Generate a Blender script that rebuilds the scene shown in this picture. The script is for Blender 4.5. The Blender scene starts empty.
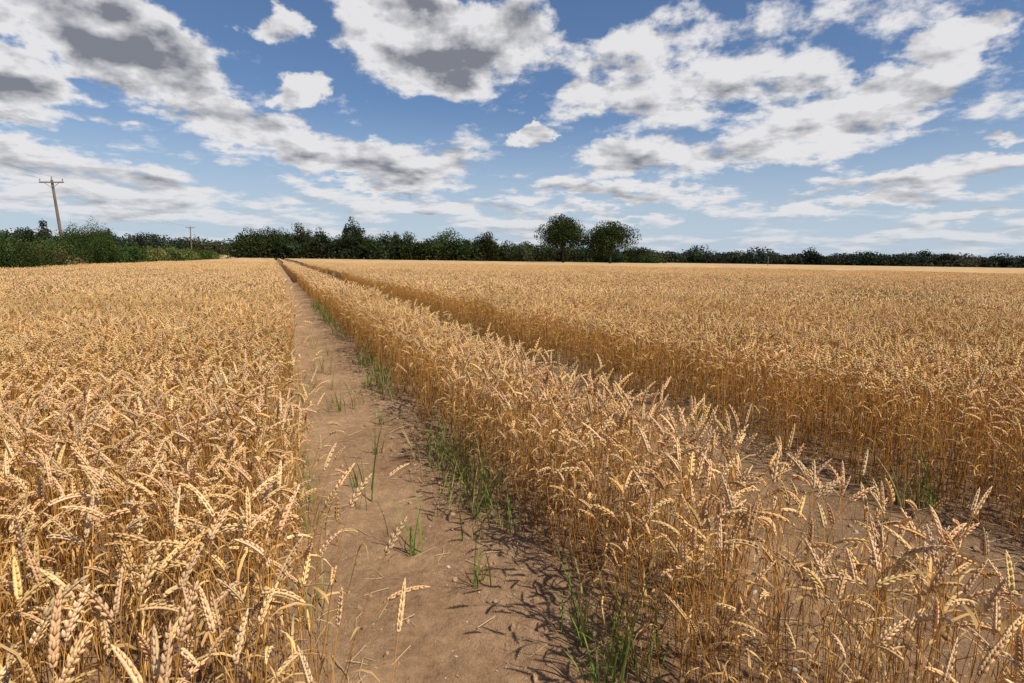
import bpy, math, numpy as np, bmesh
from mathutils import Matrix, Vector
sc=bpy.context.scene
sc.view_settings.view_transform='Standard'; sc.view_settings.look='None'; sc.view_settings.exposure=0
RNG=np.random.default_rng(7)
# ---------------------------------------------------------------- camera
F=20/36*1024; CH=1.45
YAW=math.radians(22.6); PITCH=math.radians(8.2); ROLL=math.radians(0.8)
cd=bpy.data.cameras.new("camera"); cam=bpy.data.objects.new("camera",cd); sc.collection.objects.link(cam)
cd.lens=20; cd.sensor_width=36; cd.clip_start=0.05; cd.clip_end=8000
R=Matrix.Rotation(-YAW,3,'Z')@Matrix.Rotation(math.pi/2-PITCH,3,'X')@Matrix.Rotation(ROLL,3,'Z')
cam.matrix_world=Matrix.Translation((0,0,CH))@R.to_4x4(); sc.camera=cam
Rn=np.array(R)
def ray(u,v):
    return Rn@np.array([u-512,-(v-341.5),-F])/F
def hor(u): return 259.5+(u-512)*0.014
def place(u,depth):
    d=ray(u,hor(u)); return np.array([d[0]*depth,d[1]*depth])
def gpt(u,v):
    d=ray(u,v); t=-CH/d[2]; return np.array([d[0]*t,d[1]*t])
def topz(u,v,depth): return CH+(hor(u)-v)/F*depth
def ucol(x,y):
    q=Rn.T@np.array([x,y,0.]); return 512+F*q[0]/-q[2], -q[2]
# ---------------------------------------------------------------- helpers
def vnoise(x,y,seed=0):
    xi=np.floor(x).astype(np.int64); yi=np.floor(y).astype(np.int64)
    fx=x-xi; fy=y-yi; fx=fx*fx*(3-2*fx); fy=fy*fy*(3-2*fy)
    def h(a,b):
        n=(a*374761393+b*668265263+seed*1442695041)&0xffffffff
        n=((n^(n>>13))*1274126177)&0xffffffff
        return ((n^(n>>16))&0xffff)/65535.0
    return (h(xi,yi)*(1-fx)+h(xi+1,yi)*fx)*(1-fy)+(h(xi,yi+1)*(1-fx)+h(xi+1,yi+1)*fx)*fy
def fbm(x,y,o=4,seed=0):
    s=0;a=.5
    for i in range(o):
        s=s+a*vnoise(x*2**i,y*2**i,seed+i*17); a*=.5
    return s
def tri_mesh(name,V,T,C,mat):
    me=bpy.data.meshes.new(name); V=np.asarray(V,np.float32); T=np.asarray(T,np.int32)
    me.vertices.add(len(V)); me.vertices.foreach_set('co',V.ravel())
    me.loops.add(len(T)*3); me.loops.foreach_set('vertex_index',T.ravel())
    me.polygons.add(len(T)); me.polygons.foreach_set('loop_start',np.arange(0,len(T)*3,3,dtype=np.int32))
    a=me.color_attributes.new("Col",'FLOAT_COLOR','POINT')
    c=np.concatenate([np.clip(C,0,1),np.ones((len(C),1))],1).astype(np.float32); a.data.foreach_set('color',c.ravel())
    me.materials.append(mat); me.update(calc_edges=True); return me
class MB:
    def __init__(s): s.v=[];s.f=[];s.c=[];s.n=0
    def add(s,v,f,col):
        v=np.asarray(v,float); 
        s.v.append(v)
        s.f.extend([tuple(int(i)+s.n for i in q) for q in f])
        c=np.asarray(col,float)
        if c.ndim==1: c=np.repeat(c[None],len(v),0)
        s.c.append(c); s.n+=len(v)
    def arrays(s):
        T=[]
        for q in s.f:
            T.append((q[0],q[1],q[2]))
            if len(q)==4: T.append((q[0],q[2],q[3]))
        return np.concatenate(s.v),np.array(T,np.int32),np.concatenate(s.c)
    def mesh(s,name,mat,smooth=False):
        me=bpy.data.meshes.new(name)
        me.from_pydata(np.concatenate(s.v).tolist(),[],s.f)
        a=me.color_attributes.new("Col",'FLOAT_COLOR','POINT')
        c=np.concatenate(s.c); c=np.clip(c,0,1); c=np.concatenate([c,np.ones((len(c),1))],1)
        a.data.foreach_set('color',c.astype(np.float32).ravel())
        me.materials.append(mat)
        if smooth: me.polygons.foreach_set('use_smooth',[True]*len(me.polygons))
        me.update(); return me
def obj(name,me,loc=(0,0,0),link=True,parent=None):
    o=bpy.data.objects.new(name,me); o.location=loc
    if link: sc.collection.objects.link(o)
    if parent: o.parent=parent
    return o
def tube(path,rad,sides=3,cap=False):
    path=np.asarray(path,float); n=len(path)
    T=np.gradient(path,axis=0); T/=np.linalg.norm(T,axis=1)[:,None]+1e-9
    ref=np.array([.13,.99,.05]) if abs(T[0][1])<.9 else np.array([1.,0,0.1])
    V=[]
    for i in range(n):
        a=np.cross(T[i],ref); a/=np.linalg.norm(a); b=np.cross(T[i],a)
        for k in range(sides):
            t=2*math.pi*k/sides; V.append(path[i]+rad[i]*(math.cos(t)*a+math.sin(t)*b))
    Fc=[]
    for i in range(n-1):
        for k in range(sides):
            k2=(k+1)%sides; Fc.append((i*sides+k,i*sides+k2,(i+1)*sides+k2,(i+1)*sides+k))
    if cap: Fc.append(tuple(range(sides))[::-1]); Fc.append(tuple((n-1)*sides+k for k in range(sides)))
    return np.array(V),Fc
# ---------------------------------------------------------------- materials
def newmat(name):
    m=bpy.data.materials.new(name); m.use_nodes=True; nt=m.node_tree; nt.nodes.clear()
    return m,nt,nt.nodes,nt.links
def plantmat(name,trans=0.25,rand=0):
    m,nt,N,L=newmat(name)
    out=N.new('ShaderNodeOutputMaterial'); at=N.new('ShaderNodeAttribute'); at.attribute_name='Col'; col=at.outputs['Color']
    if rand:
        oi=N.new('ShaderNodeObjectInfo'); mr=N.new('ShaderNodeMapRange'); mr.inputs[3].default_value=1-rand; mr.inputs[4].default_value=1+rand; L.new(oi.outputs['Random'],mr.inputs[0])
        vm=N.new('ShaderNodeVectorMath'); vm.operation='SCALE'; L.new(col,vm.inputs[0]); L.new(mr.outputs[0],vm.inputs['Scale']); col=vm.outputs[0]
    d=N.new('ShaderNodeBsdfDiffuse'); L.new(col,d.inputs['Color'])
    t=N.new('ShaderNodeBsdfTranslucent'); L.new(col,t.inputs['Color'])
    mx=N.new('ShaderNodeMixShader'); mx.inputs[0].default_value=trans
    L.new(d.outputs[0],mx.inputs[1]); L.new(t.outputs[0],mx.inputs[2])
    L.new(mx.outputs[0],out.inputs[0]); return m
M_wheat=plantmat("wheat_straw",.15,.07)
M_grass=plantmat("green_grass",.3)
M_leaf=plantmat("tree_foliage",.22)
def soilmat():
    m,nt,N,L=newmat("dry_soil")
    out=N.new('ShaderNodeOutputMaterial'); b=N.new('ShaderNodeBsdfDiffuse'); b.inputs['Roughness'].default_value=.6
    tc=N.new('ShaderNodeTexCoord')
    def nz(s,d,r=.6):
        n=N.new('ShaderNodeTexNoise'); n.inputs['Scale'].default_value=s; n.inputs['Detail'].default_value=d; n.inputs['Roughness'].default_value=r
        L.new(tc.outputs['Object'],n.inputs['Vector']); return n
    n1=nz(1.6,5); n2=nz(24,6,.75); n3=nz(150,3,.7)
    cr=N.new('ShaderNodeValToRGB'); e=cr.color_ramp.elements
    e[0].position=.36; e[0].color=(.225,.130,.066,1); e[1].position=.66; e[1].color=(.50,.318,.185,1)
    mm=N.new('ShaderNodeMath'); mm.operation='MULTIPLY_ADD'; mm.inputs[1].default_value=.5
    m2=N.new('ShaderNodeMath'); m2.operation='MULTIPLY'; m2.inputs[1].default_value=.5
    L.new(n2.outputs[0],m2.inputs[0]); L.new(n1.outputs[0],mm.inputs[0]); L.new(m2.outputs[0],mm.inputs[2]); L.new(mm.outputs[0],cr.inputs[0])
    vo=N.new('ShaderNodeTexVoronoi'); vo.inputs['Scale'].default_value=55; L.new(tc.outputs['Object'],vo.inputs['Vector'])
    sp=N.new('ShaderNodeMapRange'); sp.inputs[1].default_value=.10; sp.inputs[2].default_value=.2; sp.inputs[3].default_value=1; sp.inputs[4].default_value=0
    L.new(vo.outputs['Distance'],sp.inputs[0])
    sx=N.new('ShaderNodeSeparateColor'); L.new(vo.outputs['Color'],sx.inputs[0])
    gt=N.new('ShaderNodeMath'); gt.operation='GREATER_THAN'; gt.inputs[1].default_value=.88; L.new(sx.outputs[0],gt.inputs[0])
    ml=N.new('ShaderNodeMath'); ml.operation='MULTIPLY'; L.new(sp.outputs[0],ml.inputs[0]); L.new(gt.outputs[0],ml.inputs[1])
    mx=N.new('ShaderNodeMix'); mx.data_type='RGBA'; mx.inputs['B'].default_value=(.58,.45,.32,1)
    L.new(ml.outputs[0],mx.inputs['Factor']); L.new(cr.outputs[0],mx.inputs['A']); L.new(mx.outputs['Result'],b.inputs['Color'])
    ad=N.new('ShaderNodeMath'); ad.operation='MULTIPLY_ADD'; ad.inputs[1].default_value=.35; L.new(n3.outputs[0],ad.inputs[0]); L.new(n2.outputs[0],ad.inputs[2])
    bp=N.new('ShaderNodeBump'); bp.inputs['Distance'].default_value=.045; bp.inputs['Strength'].default_value=.9
    L.new(ad.outputs[0],bp.inputs['Height']); L.new(bp.outputs[0],b.inputs['Normal']); L.new(b.outputs[0],out.inputs[0])
    return m
M_soil=soilmat()
def simplemat(name,col1,col2,scale=5,rough=.9,sz=(1,1,1),bump=0,det=6):
    m,nt,N,L=newmat(name)
    out=N.new('ShaderNodeOutputMaterial'); b=N.new('ShaderNodeBsdfPrincipled'); b.inputs['Roughness'].default_value=rough; b.inputs['Specular IOR Level'].default_value=.15
    tc=N.new('ShaderNodeTexCoord'); mp=N.new('ShaderNodeMapping'); mp.inputs['Scale'].default_value=sz; L.new(tc.outputs['Object'],mp.inputs[0])
    n=N.new('ShaderNodeTexNoise'); n.inputs['Scale'].default_value=scale; n.inputs['Detail'].default_value=det; n.inputs['Roughness'].default_value=.65
    L.new(mp.outputs[0],n.inputs['Vector'])
    cr=N.new('ShaderNodeValToRGB'); cr.color_ramp.elements[0].position=.35; cr.color_ramp.elements[1].position=.65
    cr.color_ramp.elements[0].color=(*col1,1); cr.color_ramp.elements[1].color=(*col2,1)
    L.new(n.outputs[0],cr.inputs[0]); L.new(cr.outputs[0],b.inputs['Base Color'])
    if bump:
        bp=N.new('ShaderNodeBump'); bp.inputs['Distance'].default_value=bump; L.new(n.outputs[0],bp.inputs['Height']); L.new(bp.outputs[0],b.inputs['Normal'])
    L.new(b.outputs[0],out.inputs[0]); return m
M_canopy=simplemat("wheat_canopy",(.35,.215,.09),(.62,.41,.195),.30,.9,(1,1,1),.05,11)
M_wood=simplemat("weathered_wood",(.12,.09,.065),(.24,.19,.14),3,.85,(6,6,.6))
M_ins=simplemat("ceramic_insulator",(.25,.23,.2),(.35,.33,.3),3,.3)
M_wire=simplemat("wire_metal",(.06,.06,.06),(.1,.1,.1),3,.5)
M_stone=simplemat("flint_stone",(.38,.31,.24),(.62,.55,.46),20,.8)
M_clod=simplemat("soil_clod",(.23,.135,.072),(.46,.29,.17),30,.95)
# ---------------------------------------------------------------- ground
XL=0.12; MA=1.10; MBx=1.86; XR=3.40; XF=-10.88
def edge(y,k): return (fbm(y*1.7+k*31,y*0+k*7.7,3,5)-.45)*.40
def graded(a,b,step,lo,hi,g=1.13):
    c=list(np.arange(a,b+1e-6,step)); s=step; x=c[-1]
    while x<hi: s*=g; x+=s; c.append(x)
    s=step; x=c[0]; pre=[]
    while x>lo: s*=g; x-=s; pre.append(x)
    return np.array(pre[::-1]+c)
gx=graded(-.3,4.2,.022,-4000,4000); gy=graded(.6,8,.024,-4000,4000)
X,Y=np.meshgrid(gx,gy)
def gheight(X,Y):
    near=np.clip(1-(np.hypot(X,Y)-25)/30,0,1)
    z=(fbm(X*1.2,Y*1.2,3,1)-.45)*.06+(fbm(X*9,Y*9,4,2)-.45)*.05
    def rut(c,w): return np.exp(-((X-c)/w)**2)
    inr=rut(.60,.25)+rut(2.6,.38)
    z=z*(1-.6*np.clip(inr,0,1))+ (fbm(X*32,Y*32,2,9)-.4)*.018
    z-=.05*rut(.62,.28)+.05*rut(2.6,.4)
    z+=.008*np.sin(Y*28+np.abs(X-.62)*18)*rut(.62,.22)*(vnoise(X*2,Y*2,4))
    return z*near
Z=gheight(X,Y)
nx,ny=len(gx),len(gy)
V=np.stack([X.ravel(),Y.ravel(),Z.ravel()],1)
i=np.arange(ny-1)[:,None]*nx+np.arange(nx-1)[None]
Fq=np.stack([i,i+1,i+nx+1,i+nx],-1).reshape(-1,4)
me=bpy.data.meshes.new("ground"); me.from_pydata(V.tolist(),[],Fq.tolist()); me.materials.append(M_soil)
me.polygons.foreach_set('use_smooth',[True]*len(me.polygons)); obj("ground",me)
def gz(x,y): return gheight(np.array([x],float),np.array([y],float))[0]
# ---------------------------------------------------------------- wheat plants
def spike(mb,c,ax,w,L,wr,col,lod):
    a=np.cross(ax,w); a/=np.linalg.norm(a)+1e-9; b=np.cross(a,ax)
    V=[c-ax*L*.45]
    rings=((-.15,1.),(.25,.72)) if lod==0 else ((.0,1.),)
    for (t,r) in rings:
        for k in range(4):
            th=math.pi/2*k
            V.append(c+ax*L*t+wr*r*(math.cos(th)*a*1.15+math.sin(th)*b*.85))
    V.append(c+ax*L*.65)
    Fc=[(0,2,1),(0,3,2),(0,4,3),(0,1,4)]
    if lod==0:
        for k in range(4):
            k2=(k+1)%4; Fc.append((1+k,1+k2,5+k2,5+k)); Fc.append((5+k,5+k2,9))
    else:
        for k in range(4): Fc.append((1+k,1+(k+1)%4,5))
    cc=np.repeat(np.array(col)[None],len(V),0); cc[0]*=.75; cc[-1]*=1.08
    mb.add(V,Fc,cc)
def wheat(rng,lod):
    mb=MB(); H=.70
    psi=rng.uniform(0,2*math.pi)
    d=np.array([math.cos(psi),math.sin(psi),0]); up=np.array([0,0,1.])
    lean=rng.uniform(0,.14); bend=rng.choice([rng.uniform(.15,.6),rng.uniform(.6,1.3),rng.uniform(1.3,2.2)],p=[.38,.37,.25])
    Ls=H*rng.uniform(.98,1.06); ns=(8,6,4)[lod]
    tt=np.linspace(0,1,ns+1)**.8
    def phi(s): 
        x=np.clip((s-.74)/.40,0,1); return lean*(.4+s)+bend*x*x*(3-2*x)
    p=np.array([0,0,-.02]); P=[p]
    side=np.cross(up,d); wob=rng.uniform(-.05,.05)
    for k in range(ns):
        sm=(tt[k]+tt[k+1])/2; f=phi(sm)
        p=p+(up*math.cos(f)+d*math.sin(f)+side*wob*math.sin(sm*5))*Ls*(tt[k+1]-tt[k]); P.append(p)
    sc_=np.array([.70,.365,.098])*rng.uniform(.76,1.12); hc=np.array([.87,.575,.28])*rng.uniform(.86,1.1)*np.array([1,rng.uniform(.95,1.04),rng.uniform(.82,1.15)]); lc=np.array([.70,.445,.18])*rng.uniform(.72,1.15)
    r0=rng.uniform(.0014,.0020) if lod==0 else .0021
    rads=np.linspace(r0,r0*.6,ns+1)
    tv,tf=tube(P,rads,3); 
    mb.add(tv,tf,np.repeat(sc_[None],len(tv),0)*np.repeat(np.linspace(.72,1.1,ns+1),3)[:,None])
    HL=rng.uniform(.062,.088); q=P[-1].copy(); nn=(10,8,5)[lod]
    roll=rng.uniform(0,math.pi); f=phi(1.0); df=bend*.4/nn+rng.uniform(-.01,.03)
    cs=[]
    for k in range(nn+1):
        f+=df; T=up*math.cos(f)+d*math.sin(f); cs.append((q.copy(),T)); q=q+T*HL/nn
    if lod<2:
        for k,(c,T) in enumerate(cs):
            A=np.cross(T,side); A/=np.linalg.norm(A); W=side*math.cos(roll)+A*math.sin(roll); Vv=np.cross(T,W)
            s=1 if k%2 else -1; tp=(1-.45*(k/nn)**3-.25*(k==0))*.94
            lst=((W*s,.34,.0050),(Vv,.25,.0029),(-Vv,.25,.0029)) if lod==0 else ((W*s,.36,.0052),(Vv*s,.25,.002))
            for (dr,am,of) in lst:
                ax=T*math.cos(am)+dr*math.sin(am)
                spike(mb,c+dr*of*tp,ax,np.cross(T,dr)+1e-4,(.0170 if lod==0 else .021)*tp,(.0040 if lod==0 else .005)*tp,hc*rng.uniform(.86,1.08),lod)
        c,T=cs[-1]; spike(mb,c+T*.004,T,side,.016,.003,hc,lod)
    else:
        V=[];cc=[]
        for k,(c,T) in enumerate(cs):
            A=np.cross(T,side); r=.0085*(.35 if k==0 else (1.15 if k%2 else .85)*(1-.5*(k/nn)**2))
            if k==nn: r=.0015
            for j in range(4):
                th=math.pi/2*j+roll; V.append(c+r*(math.cos(th)*side+math.sin(th)*A)); cc.append(hc*rng.uniform(.75,1.15))
        mb.add(V,[(k*4+j,k*4+(j+1)%4,(k+1)*4+(j+1)%4,(k+1)*4+j) for k in range(nn) for j in range(4)],np.array(cc))
    nl=(rng.integers(1,4),rng.integers(1,3),1)[lod]
    for _ in range(nl):
        h=rng.uniform(.15,.8); idx=min(int(h*ns),ns-1); o=P[idx]+(P[idx+1]-P[idx])*rng.random()
        az=rng.uniform(0,2*math.pi); e=np.array([math.cos(az),math.sin(az),0]); sd=np.cross(up,e)
        g=rng.uniform(.2,.9); dg=rng.uniform(.25,.7); Ln=rng.uniform(.08,.2); w=rng.uniform(.002,.0045); ks=(5,4,3)[lod]
        V=[];tw=rng.uniform(-.6,.6);pp=o.copy();ta=0
        for k in range(ks+1):
            ww=w*(1-(k/ks)**2*.85); sdd=sd*math.cos(ta)+np.cross(e,sd)*math.sin(ta)
            V+= [pp-sdd*ww,pp+sdd*ww]; pp=pp+(up*math.cos(g)+e*math.sin(g))*Ln/ks; g+=dg*(5/ks); ta+=tw*(5/ks)
        mb.add(V,[(2*k,2*k+1,2*k+3,2*k+2) for k in range(ks)],lc*rng.uniform(.8,1.15))
    return mb.arrays()
PROTO=[[wheat(RNG,l) for _ in range(n)] for l,n in ((0,40),(1,40),(2,50))]
def stand(x,y,z,s,lean,lod,rng):
    n=len(x); P=PROTO[lod]; k=rng.integers(0,len(P),n); V=[];T=[];C=[];off=0
    a=rng.uniform(0,2*math.pi,n); lx=rng.normal(0,1,n)*lean; ly=rng.normal(0,1,n)*lean
    wd=rng.uniform(.95,1.12,n); br=rng.uniform(.72,1.14,n); hb=rng.uniform(.86,1.1,n)
    for i in range(n):
        v,t,c=P[k[i]]; ca,sa=math.cos(a[i]),math.sin(a[i]); h=v[:,2]*s[i]; w=s[i]*wd[i]
        V.append(np.stack([(v[:,0]*ca-v[:,1]*sa)*w+h*lx[i]+x[i],(v[:,0]*sa+v[:,1]*ca)*w+h*ly[i]+y[i],h+z[i]],1))
        T.append(t+off); off+=len(v); C.append(c*np.array([br[i],br[i]*(.5+.5*hb[i]),br[i]*hb[i]]))
    return np.concatenate(V),np.concatenate(T),np.concatenate(C)
def tiles(cname,nv,lod,dens,w=1.0,edgey=False):
    coll=bpy.data.collections.new(cname)
    for i in range(nv):
        n=int(dens*w); bx=RNG.uniform(-.52*w,.52*w,n); by=RNG.uniform(-.52,.52,n)
        if edgey:
            el=(fbm(by*3+i*13,by*0,3,4)-.45)*.35; er=(fbm(by*3+i*13,by*0+50,3,4)-.45)*.40
            k=(bx>-.5*w+el)&(bx<.5*w+er); bx=bx[k];by=by[k]; n=len(bx)
        s=RNG.uniform(.86,1.1,n)*(.94+.12*vnoise(bx*2.5+i*9,by*2.5,3))
        k=~((fbm(bx*2+i*5,by*2,2,33)<.24)&(RNG.random(n)<.7)); bx,by,s=bx[k],by[k],s[k]; n=len(bx)
        V,T,C=stand(bx,by,np.zeros(n),s,.075,lod,RNG)
        coll.objects.link(obj("wheat_patch",tri_mesh("wheat_patch",V,T,C,M_wheat),link=False))
    return coll
C_t1=tiles("wheat_patches_close",6,1,340); C_m1=tiles("wheat_row_close",5,1,390,MBx-MA,True)
C_t2=tiles("wheat_patches_far",6,2,280); C_m2=tiles("wheat_row_far",4,2,290,MBx-MA,True)
def scatter(name,pts,rots,scl,idx,coll):
    me=bpy.data.meshes.new(name); me.from_pydata(np.asarray(pts).tolist(),[],[])
    for nm,dat in (("rot",rots),("scl",scl)):
        a=me.attributes.new(nm,'FLOAT_VECTOR','POINT'); a.data.foreach_set('vector',np.asarray(dat,np.float32).ravel())
    a=me.attributes.new("idx",'INT','POINT'); a.data.foreach_set('value',np.asarray(idx,np.int32))
    o=obj(name,me); g=bpy.data.node_groups.new(name+"_scatter",'GeometryNodeTree')
    g.interface.new_socket("Geometry",in_out='INPUT',socket_type='NodeSocketGeometry'); g.interface.new_socket("Geometry",in_out='OUTPUT',socket_type='NodeSocketGeometry')
    N=g.nodes;L=g.links
    gi=N.new('NodeGroupInput');go=N.new('NodeGroupOutput');ip=N.new('GeometryNodeInstanceOnPoints');ci=N.new('GeometryNodeCollectionInfo')
    ci.inputs[0].default_value=coll; ci.inputs['Separate Children'].default_value=True; ci.inputs['Reset Children'].default_value=True
    ip.inputs['Pick Instance'].default_value=True
    def na(nm,t):
        n=N.new('GeometryNodeInputNamedAttribute'); n.data_type=t; n.inputs[0].default_value=nm; return n.outputs[0]
    L.new(gi.outputs[0],ip.inputs['Points']); L.new(ci.outputs[0],ip.inputs['Instance'])
    L.new(na("idx",'INT'),ip.inputs['Instance Index']); L.new(na("rot",'FLOAT_VECTOR'),ip.inputs['Rotation']); L.new(na("scl",'FLOAT_VECTOR'),ip.inputs['Scale'])
    L.new(ip.outputs[0],go.inputs[0]); md=o.modifiers.new("scatter",'NODES'); md.node_group=g
    return o
lanes=[(XL-k-1,XL-k,'L') for k in range(11)]+[(MA,MBx,'M')]+[(XR+k,XR+k+1,'R') for k in range(70)]
buckets={('t',1):[],('t',2):[],('m',1):[],('m',2):[]}; wp=[]
for (a,b,t) in lanes:
    for yy in range(-4,75):
        cx=(a+b)/2; cy=yy+.5; r=math.hypot(cx,cy); az=math.degrees(math.atan2(cx,cy))
        if r>75: continue
        if r>24 and not(-32<az<76): continue
        if (r<4.3 and -50<az<92) or r<1.6:
            b2=b+(.14 if t=='M' else 0)
            n=int((460 if t=='M' else 380)*(b2-a)); px=RNG.uniform(a,b2,n); py=RNG.uniform(yy,yy+1,n)
            wp.append(np.stack([px,py],1)); continue
        lod=1 if r<12 else 2
        rz=RNG.integers(0,4)*math.pi/2 if t!='M' else RNG.integers(0,2)*math.pi
        jx=RNG.uniform(-.08,.08) if (t=='M' or a==XR or b==XL) else 0
        z=float(gz(cx,cy)); s=.88+.25*float(fbm(np.array([cx*.21]),np.array([cy*.21]),3,71)[0])+RNG.uniform(-.03,.03)
        buckets[('m' if t=='M' else 't',lod)].append((cx+jx,cy,z,rz,s))
for key,coll,nv in ((('t',1),C_t1,6),(('t',2),C_t2,6),(('m',1),C_m1,5),(('m',2),C_m2,4)):
    B_=np.array(buckets[key]); n=len(B_)
    scatter("wheat_crop",B_[:,:3],np.stack([0*B_[:,3],0*B_[:,3],B_[:,3]],1),np.stack([np.ones(n),np.ones(n),B_[:,4]],1),RNG.integers(0,nv,n),coll)
W=np.concatenate(wp)
e1=edge(W[:,1],1);e2=edge(W[:,1],2);e3=edge(W[:,1],3);e4=edge(W[:,1],4)
x,y=W[:,0],W[:,1]
mr_=MBx+.12*np.clip((3.5-y)/2,0,1)
keep=((x<XL+e1-.02)|((x>MA+e2*.7)&(x<mr_+e3))|(x>XR+e4+.05))
dd=np.minimum.reduce([np.abs(x-XL-e1),np.abs(x-MA-e2),np.abs(x-mr_-e3),np.abs(x-XR-e4)])
keep&=(RNG.random(len(x))<np.clip(.6+dd/.12,0,1))
keep&=~((fbm(x*1.1,y*1.1,3,33)<.28)&(RNG.random(len(x))<.5))
keep&=np.hypot(x,y)>.42
W=W[keep]; x,y=W[:,0],W[:,1]; n=len(W); dd=dd[keep]
hs=(.91+.19*fbm(x*.8,y*.8,3,41))*RNG.uniform(.86,1.1,n)*np.where(dd<.12,RNG.uniform(.72,1,n),1)
ln=np.where(dd<.15,.14,.075)
V,T,C=stand(x,y,gheight(x,y),hs,ln,0,RNG); print("near plants",n,"tris",len(T))
obj("wheat_crop",tri_mesh("wheat_crop",V,T,C,M_wheat))
# ---- far crop canopy
def lim(az):
    u=512+F*np.tan(np.radians(az)-YAW); return np.where(u<535,232,np.where(u<640,250,400))
mb=MB()
def sheet(x0,x1,sx,y0,y1,yg):
    xs=[x0]; s=sx
    while xs[-1]<x1: xs.append(min(xs[-1]+s,x1)); s*=1.03 if sx>.5 else 1
    ys=[y0]; s=1.
    while ys[-1]<y1: ys.append(ys[-1]+s); s*=1.02
    xs=np.array(xs);ys=np.array(ys);XX,YY=np.meshgrid(xs,ys)
    ZZ=.53+.16*fbm(XX*.5,YY*.5,4,8)+np.clip((np.hypot(XX,YY)-50)/50,0,1)*.09
    nx=len(xs);i=(np.arange(len(ys)-1)[:,None]*nx+np.arange(nx-1)[None]).ravel()
    xc=XX.ravel()[i];yc=YY.ravel()[i];r=np.hypot(xc,yc)
    k=(r>34)&(r<lim(np.degrees(np.arctan2(xc,yc))))
    i=i[k]; mb.add(np.stack([XX.ravel(),YY.ravel(),ZZ.ravel()],1),np.stack([i,i+1,i+nx+1,i+nx],1),(.5,.33,.15))
    for xe,sg in ((x0,-1),(x1,1)):
        if abs(xe)<9:
            yy=np.arange(34,232,1.5); zz=np.full(len(yy),.58)+.06*vnoise(yy,yy*0,3); m=len(yy)
            sl=np.interp(yy,[34,75,110],[.12,.2,.42])
            VV=np.concatenate([np.stack([xe+sg*sl,yy,yy*0],1),np.stack([yy*0+xe,yy,zz],1)]); j=np.arange(m-1)
            mb.add(VV,np.stack([j,j+1,j+1+m,j+m],1),(.5,.33,.15))
sheet(XF,XL-.05,1,-10,300,1); sheet(MA+.05,MBx-.05,.33,-10,300,1); sheet(XR+.08,520,1,-10,420,1)
obj("wheat_crop",mb.mesh("wheat_canopy",M_canopy,False))
# ---------------------------------------------------------------- green weeds / grasses
def tuft(rng,n,h,spread,dry=.2):
    mb=MB(); up=np.array([0,0,1.])
    for k in range(n):
        az=rng.uniform(0,6.283); e=np.array([math.cos(az),math.sin(az),0]); sd=np.cross(up,e)
        o=np.array([rng.normal(0,spread),rng.normal(0,spread),-.01]); L_=h*rng.uniform(.4,1.15); g=rng.uniform(.02,.22); dg=rng.uniform(.0,.24); w=rng.uniform(.002,.0050); ks=6; V=[];pp=o
        c=np.array([.20,.27,.06])*rng.uniform(.7,1.3) if rng.random()>dry else np.array([.5,.38,.16])
        for j in range(ks+1):
            ww=w*(1-(j/ks)**2.2*.95)
            V+=[pp-sd*ww,pp+e*ww*.35,pp+sd*ww]; pp=pp+(up*math.cos(g)+e*math.sin(g))*L_/ks; g+=dg
        Fc=[]
        for j in range(ks):
            Fc+=[(3*j,3*j+1,3*j+4,3*j+3),(3*j+1,3*j+2,3*j+5,3*j+4)]
        mb.add(V,Fc,c)
    return mb.mesh("grass_tuft",M_grass)
C_t=bpy.data.collections.new("grass_tufts"); NG=10
for i in range(NG): C_t.objects.link(obj("grass_blades",tuft(RNG,int(RNG.integers(2,8)),RNG.uniform(.25,.55),.03,.3),link=False))
gp=[]
def strip(xc,y0,y1,n,w):
    yy=RNG.uniform(0,1,n)**1.2*(y1-y0)+y0; kk=fbm(yy*.9,yy*0+xc,3,77)>.36; yy=yy[kk]
    xx=xc+RNG.normal(0,w,len(yy)); gp.append(np.stack([xx,yy],1))
strip(MA-.02,1.2,18,620,.08); strip(XL+.0,2,12,60,.07); strip(MBx+.05,1.5,14,30,.12); strip(XR+.08,2,18,170,.12); strip(.6,2.6,10,46,.2); strip(2.6,1.5,10,14,.3)
G=np.concatenate(gp); n=len(G); s=RNG.uniform(.4,1.2,n)
scatter("grass_weeds",np.stack([G[:,0],G[:,1],gheight(G[:,0],G[:,1])],1),np.stack([RNG.normal(0,.1,n),RNG.normal(0,.1,n),RNG.uniform(0,6.28,n)],1),np.stack([s,s,s],1),RNG.integers(0,NG,n),C_t)
for (u,v,h,k) in ((413,545,.36,11),(478,578,.36,13),(356,482,.30,11),(378,448,.24,12),(340,408,.30,12),(583,640,.45,12),(382,420,.22,9)):
    p=gpt(u,v); obj("grass_tuft",tuft(RNG,k,h,.02,.12),(p[0],p[1],gz(*p)))
mb=MB()
for k in range(500):
    a=RNG.normal(0,1,2)*np.array([.8,.45]); w=.012; L_=RNG.uniform(.62,.86); o=np.array([a[0],a[1],0]); t=RNG.uniform(0,6.28); e=np.array([math.cos(t),math.sin(t),0])
    lean=RNG.normal(0,.08,2)
    mb.add([o-e*w,o+e*w,o+e*w*.3+[lean[0],lean[1],L_],o-e*w*.3+[lean[0],lean[1],L_]],[(0,1,2,3)],np.array([.22,.24,.09])*RNG.uniform(.7,1.3))
pp=place(885,14); obj("weed_patch",mb.mesh("weed_patch",M_grass),(pp[0],pp[1],0))
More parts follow.
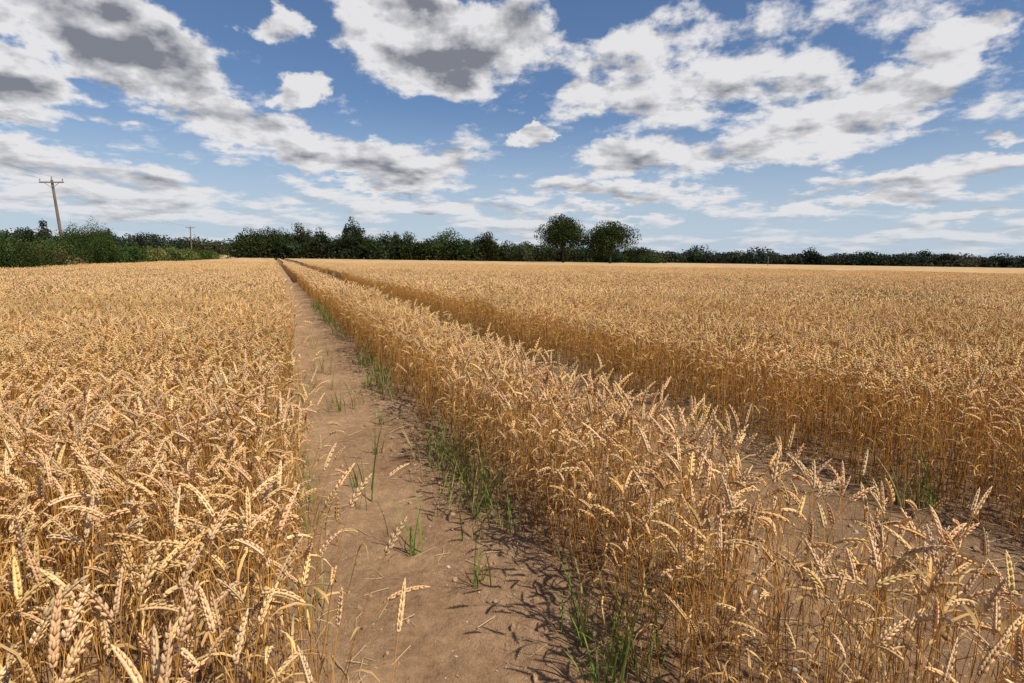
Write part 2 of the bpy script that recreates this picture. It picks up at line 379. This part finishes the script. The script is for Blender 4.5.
# ---------------------------------------------------------------- straw litter and stones
C_l=bpy.data.collections.new("straw_pieces")
for i in range(6):
    mb=MB(); L_=RNG.uniform(.05,.22); b=RNG.uniform(-.03,.03)
    v,f=tube([(-L_/2,0,.003),(0,b,.006),(L_/2,0,.004)],[.0016]*3,4); mb.add(v,f,np.array([.66,.50,.28])*RNG.uniform(.8,1.1))
    C_l.objects.link(obj("straw_piece",mb.mesh("straw_piece",M_wheat),link=False))
n=2000; xx=RNG.uniform(-.1,4,n); yy=RNG.uniform(.6,11,n)
kk=RNG.random(n)<np.where((np.abs(xx-.60)<.26)|(np.abs(xx-2.6)<.45),.3,1); xx=xx[kk];yy=yy[kk];n=len(xx)
s=RNG.uniform(.4,1.3,n)
scatter("straw_litter",np.stack([xx,yy,gheight(xx,yy)],1),np.stack([RNG.normal(0,.08,n),RNG.normal(0,.12,n),RNG.uniform(0,6.28,n)],1),np.stack([s,s,s],1),RNG.integers(0,6,n),C_l)
def rocks(cname,mat,flat):
    C_s=bpy.data.collections.new(cname)
    for i in range(6):
        bm=bmesh.new(); bmesh.ops.create_icosphere(bm,subdivisions=2,radius=.01)
        for v in bm.verts:
            v.co*=RNG.uniform(.78,1.22); v.co.z*=flat; v.co.x*=1.25
        me=bpy.data.meshes.new(cname); bm.to_mesh(me); me.materials.append(mat); C_s.objects.link(obj(cname[:-1],me,link=False))
    return C_s
C_s=rocks("flint_pieces",M_stone,.6); C_c=rocks("clod_pieces",M_clod,.75)
n=1100; xx=RNG.uniform(.1,3.6,n); yy=RNG.uniform(.7,8,n); s=RNG.uniform(.12,.45,n)+ (RNG.random(n)<.08)*RNG.uniform(.2,.9,n)
scatter("stones",np.stack([xx,yy,gheight(xx,yy)+.001],1),RNG.uniform(0,6.28,(n,3))*np.array([.1,.1,1]),np.stack([s,s,s],1),RNG.integers(0,6,n),C_s)
n=6000; xx=RNG.uniform(.0,3.7,n); yy=RNG.uniform(.7,9,n); s=RNG.uniform(.15,.65,n)+ (RNG.random(n)<.14)*RNG.uniform(.2,1.3,n)
kk=RNG.random(n)<np.where((np.abs(xx-.58)<.2)|(np.abs(xx-2.6)<.3),.3,1); xx,yy,s=xx[kk],yy[kk],s[kk]; n=len(xx)
scatter("soil_clods",np.stack([xx,yy,gheight(xx,yy)],1),RNG.uniform(0,6.28,(n,3)),np.stack([s,s,s],1),RNG.integers(0,6,n),C_c)
# ---------------------------------------------------------------- trees
def leaves(mb,rng,lobes,n,size,base,var=.45):
    C=np.array([l[0] for l in lobes],float); Rr=np.array([l[1] for l in lobes],float)
    ar=(Rr[:,0]*Rr[:,2]); pr=ar/ar.sum(); k=rng.choice(len(lobes),n,p=pr)
    D=rng.normal(0,1,(n,3)); D/=np.linalg.norm(D,axis=1)[:,None]
    rr=np.where(rng.random(n)<.75,rng.uniform(.78,1.06,n),rng.uniform(.2,.8,n))
    P=C[k]+D*Rr[k]*rr[:,None]
    P[:,2]=np.maximum(P[:,2],.1)
    Nn=D+rng.normal(0,.55,(n,3)); Nn/=np.linalg.norm(Nn,axis=1)[:,None]
    A=np.cross(Nn,rng.normal(0,1,(n,3))); A/=np.linalg.norm(A,axis=1)[:,None]; B=np.cross(Nn,A)
    s=size*rng.uniform(.5,1.15,n)[:,None]; s2=s*rng.uniform(.5,.9,n)[:,None]
    V=np.stack([P-A*s,P-B*s2,P+A*s,P+B*s2],1).reshape(-1,3)
    lv=rng.uniform(1-var,1+var,len(lobes))[k]*rng.uniform(.65,1.4,n)
    c=np.array(base)[None]*lv[:,None]; 
    c[:,0]*=rng.uniform(.85,1.25,n)
    i=np.arange(n)*4; mb.add(V,np.stack([i,i+1,i+2,i+3],1),np.repeat(c,4,0))
def crown(rng,h,w,base_z,nl,rsc=.26,d=None):
    L_=[]; d=d or w
    for _ in range(nl):
        D=rng.normal(0,1,3); D/=np.linalg.norm(D); D[2]=abs(D[2])*1.0-.35*(rng.random()<.4)
        cz=base_z+(h-base_z)*.42; t=rng.uniform(.45,.8)
        r=w*rsc*rng.uniform(.65,1.2)
        c=np.array([D[0]*w/2*t,D[1]*d/2*t,cz+D[2]*(h-cz)*t]); r=min(r,(h-c[2])*1.05+.3)
        L_.append((c,(r,r,r*.8)))
    return L_
def oak(rng,h,w,base_z):
    mb=MB(); tr=np.array([.09,.07,.05])
    tv,tf=tube([(0,0,-.2),(.05,0,1.2),(.1,.1,base_z+1.5),(0,.2,h*.55),(.2,0,h*.8)],[.62,.45,.38,.22,.08],8); mb.add(tv,tf,tr)
    lobes=crown(rng,h,w,base_z,30)
    for c,r in lobes[:14]:
        s=np.array([.05,.05,rng.uniform(base_z*.9,h*.45)]); m=(s+c)/2+[0,0,.5]
        tv,tf=tube([s,m,c],[.2,.12,.04],5); mb.add(tv,tf,tr)
    leaves(mb,rng,lobes,15000,.27,(.040,.055,.018))
    return mb
for (u,dep,vt,wpx,seed) in ((563,182,214,50,3),(610,178,221,46,9)):
    rg=np.random.default_rng(seed); h=topz(u,vt,dep); p=place(u,dep)
    mb=oak(rg,h,wpx/F*dep*1.0,1.7); obj("oak_tree",mb.mesh("oak_tree",M_leaf),(p[0],p[1],0))
def mass(name,items,nper,size,base,seed):
    rg=np.random.default_rng(seed); mb=MB()
    for (px,py,h,w) in items:
        O=np.array([px,py,0]); lb=crown(rg,h,w,h*.1,9,.3)
        lb=[(O+c,r) for c,r in lb]+[(O+[rg.uniform(-.12,.12)*w,0,h*.80],(w*.27,w*.27,h*.2))]
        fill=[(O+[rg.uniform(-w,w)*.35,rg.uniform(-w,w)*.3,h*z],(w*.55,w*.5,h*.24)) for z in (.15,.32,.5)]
        tv,tf=tube([(px,py,-.2),(px,py,h*.6)],[.25,.1],5); mb.add(tv,tf,(.07,.055,.04))
        b=np.array(base)*rg.uniform(.65,1.35)*np.array([rg.uniform(.8,1.3),1,rg.uniform(.8,1.3)])
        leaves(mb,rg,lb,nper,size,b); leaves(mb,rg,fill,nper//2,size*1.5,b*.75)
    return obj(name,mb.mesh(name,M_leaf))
prof=[(228,242),(245,231),(262,229),(285,230),(300,226),(322,232),(338,235),(352,224),(365,236),(385,234),(402,234),(425,238),(448,231),(466,239),(487,234),(508,242),(530,242),(560,243),(600,246),(640,248),(680,250)]
it=[];rg=np.random.default_rng(5)
u=240
while u<655:
    vt=np.interp(u,[p[0] for p in prof],[p[1] for p in prof]); dep=rg.uniform(215,240)+(25 if u>530 else 0)
    h=topz(u,vt+rg.uniform(-2,6),dep); p=place(u,dep); it.append((p[0],p[1],h,rg.uniform(4,12))); u+=rg.uniform(3,7)
for (u,vt,w) in ((352,217,5.0),(359,222,5),(347,224,4),(300,223,7),(266,226,12),(250,227,8),(285,228,9),(448,227,11),(487,231,10),(322,227,7),(385,231,10),(408,231,8)):
    p=place(u,218); it.append((p[0],p[1],topz(u,vt,218),w))
mass("tree_belt",it,900,.34,(.041,.057,.022),11)
it=[]
u=628
while u<1260:
    dep=rg.uniform(395,425); big=rg.random()<.15; vt=hor(u)-rg.uniform(8,13)-(5 if big else 0); p=place(u,dep); it.append((p[0],p[1],topz(u,vt,dep),rg.uniform(9,22))); u+=rg.uniform(3,8)
mass("tree_line",it,380,.75,(.040,.054,.034),12)  # bluer base green: distance haze mixed into the leaf colour
it=[];u=-160
while u<250:
    dep=rg.uniform(300,330); vt=np.interp(u,[-160,0,40,60,100,160,250],[230,231,229,236,233,236,240])+rg.uniform(-3,4); p=place(u,dep); it.append((p[0],p[1],topz(u,vt,dep),rg.uniform(7,19))); u+=rg.uniform(3,8)
for (u,vt) in ((46,219),(30,227),(108,228)):
    p=place(u,300); it.append((p[0],p[1],topz(u,vt,300),7))
mass("tree_line",it,520,.6,(.042,.058,.033),13)  # haze painted into this far row's greens as well
mb=MB(); rg=np.random.default_rng(21)
yv=6.; HX=-12.9
while True:
    hx=HX+rg.uniform(-.35,.35); u,dep=ucol(hx,yv)
    if u>214: break
    if dep>3:
        vt=np.interp(u,[-400,0,22,30,45,58,64,82,100,107,116,150,185,208,214],[215,233,231,238,241,243,230,222,225,238,245,247,248,250,252])
        hh=min(topz(u,vt,dep),4.6)
    else: hh=2.8
    hh*=rg.uniform(.92,1.10)
    w=rg.uniform(1.6,2.6) if yv<60 else rg.uniform(2.4,3.6)
    base=np.array([.095,.125,.032]); 
    if 26<u<60 and rg.random()<.5: base=np.array([.20,.13,.065])
    elif 60<=u<=108 or u<20: base=np.array([.045,.068,.019])
    elif rg.random()<.35: base=np.array([.05,.08,.022])
    elif rg.random()<.2: base=np.array([.17,.16,.055])
    c=np.array([hx,yv,0.])
    lb=[(c+np.array([rg.normal(0,w*.22),rg.normal(0,w*.3),hh*rg.uniform(.25,.78)]),(w*.25,w*.25,hh*.24*rg.uniform(.6,1.15))) for _ in range(13)]+[(c+[0,0,hh*.3],(w*.42,w*.5,hh*.3))]
    leaves(mb,rg,lb,3400 if yv<60 else 1200,.05 if yv<60 else .11,base*rg.uniform(.8,1.25),.5)
    tv,tf=tube([c,c+[0,0,hh*.6]],[.06,.03],4); mb.add(tv,tf,(.07,.05,.035))
    yv+=w*.5
obj("hedge",mb.mesh("hedge",M_leaf))
mb=MB(); n=9000; yy=rg.uniform(8,130,n); xx=rg.uniform(-12.4,-10.9,n); t=rg.uniform(0,3.14,n)
E=np.stack([np.cos(t),np.sin(t),0*t],1); o=np.stack([xx,yy,0*xx],1); L_=rg.uniform(.25,.85,n)
tp_=o+np.stack([rg.normal(0,.1,n),rg.normal(0,.1,n),L_],1); w=.02
Vv=np.stack([o-E*w,o+E*w,tp_+E*w*.2,tp_-E*w*.2],1).reshape(-1,3); i=np.arange(n)*4
cc=np.where(rg.random(n)[:,None]<.5,np.array([[.42,.33,.14]]),np.array([[.13,.17,.05]]))*rg.uniform(.7,1.2,n)[:,None]
mb.add(Vv,np.stack([i,i+1,i+2,i+3],1),np.repeat(cc,4,0)); obj("grass_verge",mb.mesh("grass_verge",M_grass))
mb=MB(); q=[place(150,245),place(252,245),place(262,380),place(120,380)]
mb.add([(q[0][0],q[0][1],.1),(q[1][0],q[1][1],.1),(q[2][0],q[2][1],4.2),(q[3][0],q[3][1],4.2)],[(0,1,2,3)],(.5,.4,.2)); obj("stubble_field",mb.mesh("stubble_field",M_canopy))
mb=MB(); azs=np.radians(np.linspace(-60,110,160)); hz=10+26*fbm(azs*5+3,azs*0,4,61); V=[]
for a,h in zip(azs,hz):
    for (r,zz) in ((1500,-1),(2100,h*.7),(2600,h)): V.append((math.sin(a)*r,math.cos(a)*r,zz))
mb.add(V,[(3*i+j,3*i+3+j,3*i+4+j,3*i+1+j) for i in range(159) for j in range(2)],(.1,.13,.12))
obj("background_hills",mb.mesh("background_hills",simplemat("hazed_hill_woods",(.08,.105,.11),(.12,.15,.14),.006),True))  # blue-green ramp paints distance haze onto the hills
# ---------------------------------------------------------------- utility poles
def pole(x,y,tilt):
    e=bpy.data.objects.new("utility_pole",None); sc.collection.objects.link(e); e.location=(x,y,0); e.rotation_euler=(0,tilt,0)
    def part(nm,v,f,mat):
        mb=MB(); mb.add(v,f,(1,1,1)); obj(nm,mb.mesh(nm,mat),parent=e)
    v,f=tube([(0,0,-.5),(0,0,4.5),(0,0,10.1)],[.19,.165,.13],12,True); part("shaft",v,f,M_wood)
    def box(a,b):
        a=np.array(a);b=np.array(b); V=[(xx,yy,zz) for xx in (a[0],b[0]) for yy in (a[1],b[1]) for zz in (a[2],b[2])]
        return V,[(0,1,3,2),(4,6,7,5),(0,4,5,1),(2,3,7,6),(0,2,6,4),(1,5,7,3)]
    v,f=box((-1.2,-.25,9.7),(1.2,-.13,9.85)); part("crossarm",v,f,M_wood)
    for k,s in enumerate((-1,1)):
        v,f=tube([(s*.7,-.2,9.7),(0,-.15,9.1)],[.025,.025],6); part("brace_%d"%(k+1),v,f,M_wire)
    for k,xx in enumerate((-1.1,0,1.1)):
        z0=9.85 if xx else 10.1; yy=-.19 if xx else 0
        v,f=tube([(xx,yy,z0),(xx,yy,z0+.1),(xx,yy,z0+.12),(xx,yy,z0+.2),(xx,yy,z0+.3),(xx,yy,z0+.36)],[.02,.02,.09,.07,.08,.03],8,True); part("insulator_%d"%(k+1),v,f,M_ins)
def at_line(u,xl):
    d=ray(u,hor(u)); t=xl/d[0]; return xl,d[1]*t
PX=-23.4
P1=at_line(65,PX); P2=at_line(192,PX); pole(*P1,-.06); pole(*P2,.0)
mb=MB()
P0=(PX,P1[1]-62)
for (a,b) in ((P0,P1),(P1,P2)):
    for xx in (-1.1,0,1.1):
        t=np.linspace(0,1,24); L_=b[1]-a[1]; z=10.2+(.25 if xx==0 else 0)-4*(L_*.011)*t*(1-t)
        pth=np.stack([PX+xx+(-.6*t if b is P1 else -.6*(1-t)),a[1]+L_*t,z],1)
        v,f=tube(pth,[.006]*24,4); mb.add(v,f,(1,1,1))
obj("overhead_wires",mb.mesh("overhead_wires",M_wire))
pp=place(768,150); mb=MB(); v,f=tube([(0,0,0),(0,0,1.2),(0,0,3.2)],[.1,.1,.08],8,True); mb.add(v,f,(1,1,1))
v,f=tube([(-.3,0,3.0),(.3,0,3.0)],[.06,.06],6,True); mb.add(v,f,(1,1,1)); obj("wooden_post",mb.mesh("wooden_post",M_wood),(pp[0],pp[1],0))
# ---------------------------------------------------------------- sun and sky
SAZ=math.radians(151); SEL=math.radians(54)
sd=Vector((math.sin(SAZ)*math.cos(SEL),math.cos(SAZ)*math.cos(SEL),math.sin(SEL)))
sl=bpy.data.lights.new("sun",'SUN'); sl.energy=5.0; sl.angle=math.radians(.55); sl.color=(1,.94,.84)
so=bpy.data.objects.new("sun",sl); sc.collection.objects.link(so); so.rotation_euler=sd.to_track_quat('Z','Y').to_euler(); so.location=(0,0,50)
w=bpy.data.worlds.new("World"); sc.world=w; w.use_nodes=True; nt=w.node_tree; N=nt.nodes; L=nt.links; N.clear()
w.cycles.sampling_method='NONE'
def mth(op,a,b=None,c=None,clamp=False):
    n=N.new('ShaderNodeMath'); n.operation=op; n.use_clamp=clamp
    for i,v in enumerate((a,b,c)):
        if v is None: continue
        if isinstance(v,(int,float)): n.inputs[i].default_value=v
        else: L.new(v,n.inputs[i])
    return n.outputs[0]
def mrange(v,a,b,c,d,smooth=True):
    n=N.new('ShaderNodeMapRange'); n.interpolation_type='SMOOTHSTEP' if smooth else 'LINEAR'
    L.new(v,n.inputs[0]); 
    for i,k in enumerate((a,b,c,d)): n.inputs[i+1].default_value=k
    return n.outputs[0]
tc=N.new('ShaderNodeTexCoord'); sp=N.new('ShaderNodeSeparateXYZ'); L.new(tc.outputs['Generated'],sp.inputs[0])
dx,dy,dz=sp.outputs
az=mth('ARCTAN2',dx,dy); el=mth('ARCSINE',dz)
out=N.new('ShaderNodeOutputWorld'); sky=N.new('ShaderNodeTexSky'); sky.sky_type='NISHITA'; sky.sun_disc=False; sky.sun_elevation=SEL; sky.sun_rotation=SAZ; sky.air_density=1.0; sky.dust_density=.9; sky.ozone_density=2.8
tint=N.new('ShaderNodeMix'); tint.data_type='RGBA'; tint.blend_type='MULTIPLY'; tint.inputs['Factor'].default_value=1; tint.inputs['B'].default_value=(.84,.95,1.10,1); L.new(sky.outputs[0],tint.inputs['A'])
bg=N.new('ShaderNodeBackground'); bg.inputs[1].default_value=.092; L.new(tint.outputs['Result'],bg.inputs[0])
hz_=N.new('ShaderNodeBackground'); hz_.inputs[0].default_value=(.52,.62,.74,1); hz_.inputs[1].default_value=1.0
hm=N.new('ShaderNodeMixShader'); L.new(mrange(el,.0,.26,.85,0),hm.inputs[0]); L.new(bg.outputs[0],hm.inputs[1]); L.new(hz_.outputs[0],hm.inputs[2])
def comb(a,b,c=0.):
    n=N.new('ShaderNodeCombineXYZ')
    for i,v in enumerate((a,b,c)):
        if isinstance(v,(int,float)): n.inputs[i].default_value=v
        else: L.new(v,n.inputs[i])
    return n.outputs[0]
def noise(v,s,d,r=.55):
    n=N.new('ShaderNodeTexNoise'); n.noise_dimensions='2D'; n.inputs['Scale'].default_value=s; n.inputs['Detail'].default_value=d; n.inputs['Roughness'].default_value=r
    L.new(v,n.inputs['Vector']); return n
elp=mth('MAXIMUM',el,0.)
els=mth('LOGARITHM',mth('ADD',elp,.09),math.e)
ae=comb(az,el); wn=noise(comb(az,mth('MULTIPLY',els,.5)),7.5,5,.62)
wv=N.new('ShaderNodeVectorMath'); wv.operation='SUBTRACT'; L.new(wn.outputs['Color'],wv.inputs[0]); wv.inputs[1].default_value=(.5,.5,.5)
wa=N.new('ShaderNodeVectorMath'); wa.operation='MULTIPLY_ADD'; L.new(wv.outputs[0],wa.inputs[0]); wa.inputs[1].default_value=(.18,.10,0); L.new(ae,wa.inputs[2])
AE=wa.outputs[0]
K=.72
P0_=comb(az,mth('MULTIPLY',els,K)); P1_=comb(mth('ADD',az,.014),mth('MULTIPLY',mth('ADD',els,.06),K))
n1=noise(comb(mth('MULTIPLY',az,.8),mth('MULTIPLY',els,K)),4.2,3,.5).outputs[0]
n2=noise(P0_,10.5,9,.60).outputs[0]
n2s=noise(P0_,10.5,4,.52).outputs[0]
n2b=noise(P1_,10.5,4,.52).outputs[0]
nn_=mth('ADD',mth('MULTIPLY',n1,.3),mth('MULTIPLY',n2,.7))
def aeof(u,v):
    d=ray(u,v); d=d/np.linalg.norm(d); return math.atan2(d[0],d[1]),math.asin(d[2])
blobs=[ # u,v,rx,ry,rot,weight,grey
(105,40,170,66,-14,1.55,1.1),(0,78,130,50,0,1.35,1),(190,85,70,32,-12,1.15,.8),(40,0,130,40,-8,1.3,1),(70,116,120,14,0,.8,.2),
(282,28,44,28,8,1.1,.1),(440,50,126,64,-3,1.5,1.1),(505,28,80,58,0,1.25,1),(380,40,60,30,0,.9,.3),(238,124,100,32,0,1.25,.4),(300,90,32,26,0,1.05,.15),
(300,145,60,24,0,1.1,.4),(375,162,130,36,-4,1.35,.6),(110,182,270,40,-4,1.02,.6),(40,150,120,28,0,1.05,.6),(515,132,24,11,0,1.3,.1),
(700,75,280,95,8,.86,.18),(600,95,110,36,0,.8,.2),(655,55,160,56,5,.82,.4),(850,118,140,48,6,1.15,.3),(830,20,200,50,0,.86,.1),(650,157,115,30,0,1.2,.6),(770,150,120,28,0,1.05,.45),
(965,38,105,38,4,1.25,.25),(1010,140,60,14,0,1.1,.1),(930,176,180,20,0,1.0,.5),(870,200,160,14,0,.95,.5),(380,188,80,11,0,1.15,.7),(600,192,180,16,0,1.0,.5),(450,205,150,13,0,.95,.5),(170,212,200,17,0,1.0,.6),(970,212,130,12,0,.9,.4),(410,0,80,26,0,1.2,.9),(600,215,200,9,0,.85,.4),(60,228,150,9,0,.8,.4)]
B=None;G=None
def ell(u,v,rx,ry,rot,lo,hi,wt):
    a0,e0=aeof(u,v); a1,_=aeof(u+rx,v); a2,_=aeof(u-rx,v); _,e1=aeof(u,v-ry); _,e2=aeof(u,v+ry)
    mp=N.new('ShaderNodeMapping'); mp.vector_type='TEXTURE'; mp.inputs['Location'].default_value=(a0,e0,0); mp.inputs['Rotation'].default_value=(0,0,math.radians(rot)); mp.inputs['Scale'].default_value=((a1-a2)/2,(e1-e2)/2,1)
    L.new(AE,mp.inputs[0]); ln=N.new('ShaderNodeVectorMath'); ln.operation='LENGTH'; L.new(mp.outputs[0],ln.inputs[0])
    return mrange(ln.outputs['Value'],lo,hi,0,wt)
for (u,v,rx,ry,rot,wt,gr) in blobs:
    b=ell(u,v,rx,ry,rot,1.25,.1,wt); B=b if B is None else mth('MAXIMUM',B,b)
    if gr>=.4:
        g=ell(u+rx*.1,v+ry*.25,rx,ry*.9,rot,1.05,0.,gr); G=g if G is None else mth('MAXIMUM',G,g)
low=mrange(el,.02,.30,.46,.20)
G=mth('MAXIMUM',G,mrange(el,.03,.20,.45,0))
B=mth('MAXIMUM',B,low)
dens0=mth('ADD',B,mth('MULTIPLY',mth('SUBTRACT',nn_,.5),3.3))
dens=mrange(dens0,.32,.86,0,1)
thick=mrange(mth('ADD',B,mth('MULTIPLY',mth('SUBTRACT',mth('ADD',mth('MULTIPLY',n1,.3),mth('MULTIPLY',n2s,.7)),.5),3.0)),.60,1.45,0,1)
edge_l=mth('MULTIPLY',mth('SUBTRACT',n2b,n2s),3.0)
fine=mth('MULTIPLY',mth('SUBTRACT',n2s,n2),1.0)
shade=mth('ADD',mth('ADD',mth('MULTIPLY',thick,mth('ADD',mth('MULTIPLY',G,.88),.10)),edge_l),fine)
shade=mth('MULTIPLY',shade,1.0,clamp=True)
cm=N.new('ShaderNodeMix'); cm.data_type='RGBA'; L.new(shade,cm.inputs['Factor']); cm.inputs['A'].default_value=(.82,.81,.82,1); cm.inputs['B'].default_value=(.22,.23,.27,1)
cb=N.new('ShaderNodeBackground'); L.new(cm.outputs['Result'],cb.inputs[0]); cb.inputs[1].default_value=.97
op=mth('MULTIPLY',dens,mrange(el,0.0,.12,.60,.97))
mx=N.new('ShaderNodeMixShader'); L.new(op,mx.inputs[0]); L.new(hm.outputs[0],mx.inputs[1]); L.new(cb.outputs[0],mx.inputs[2]); L.new(mx.outputs[0],out.inputs[0])
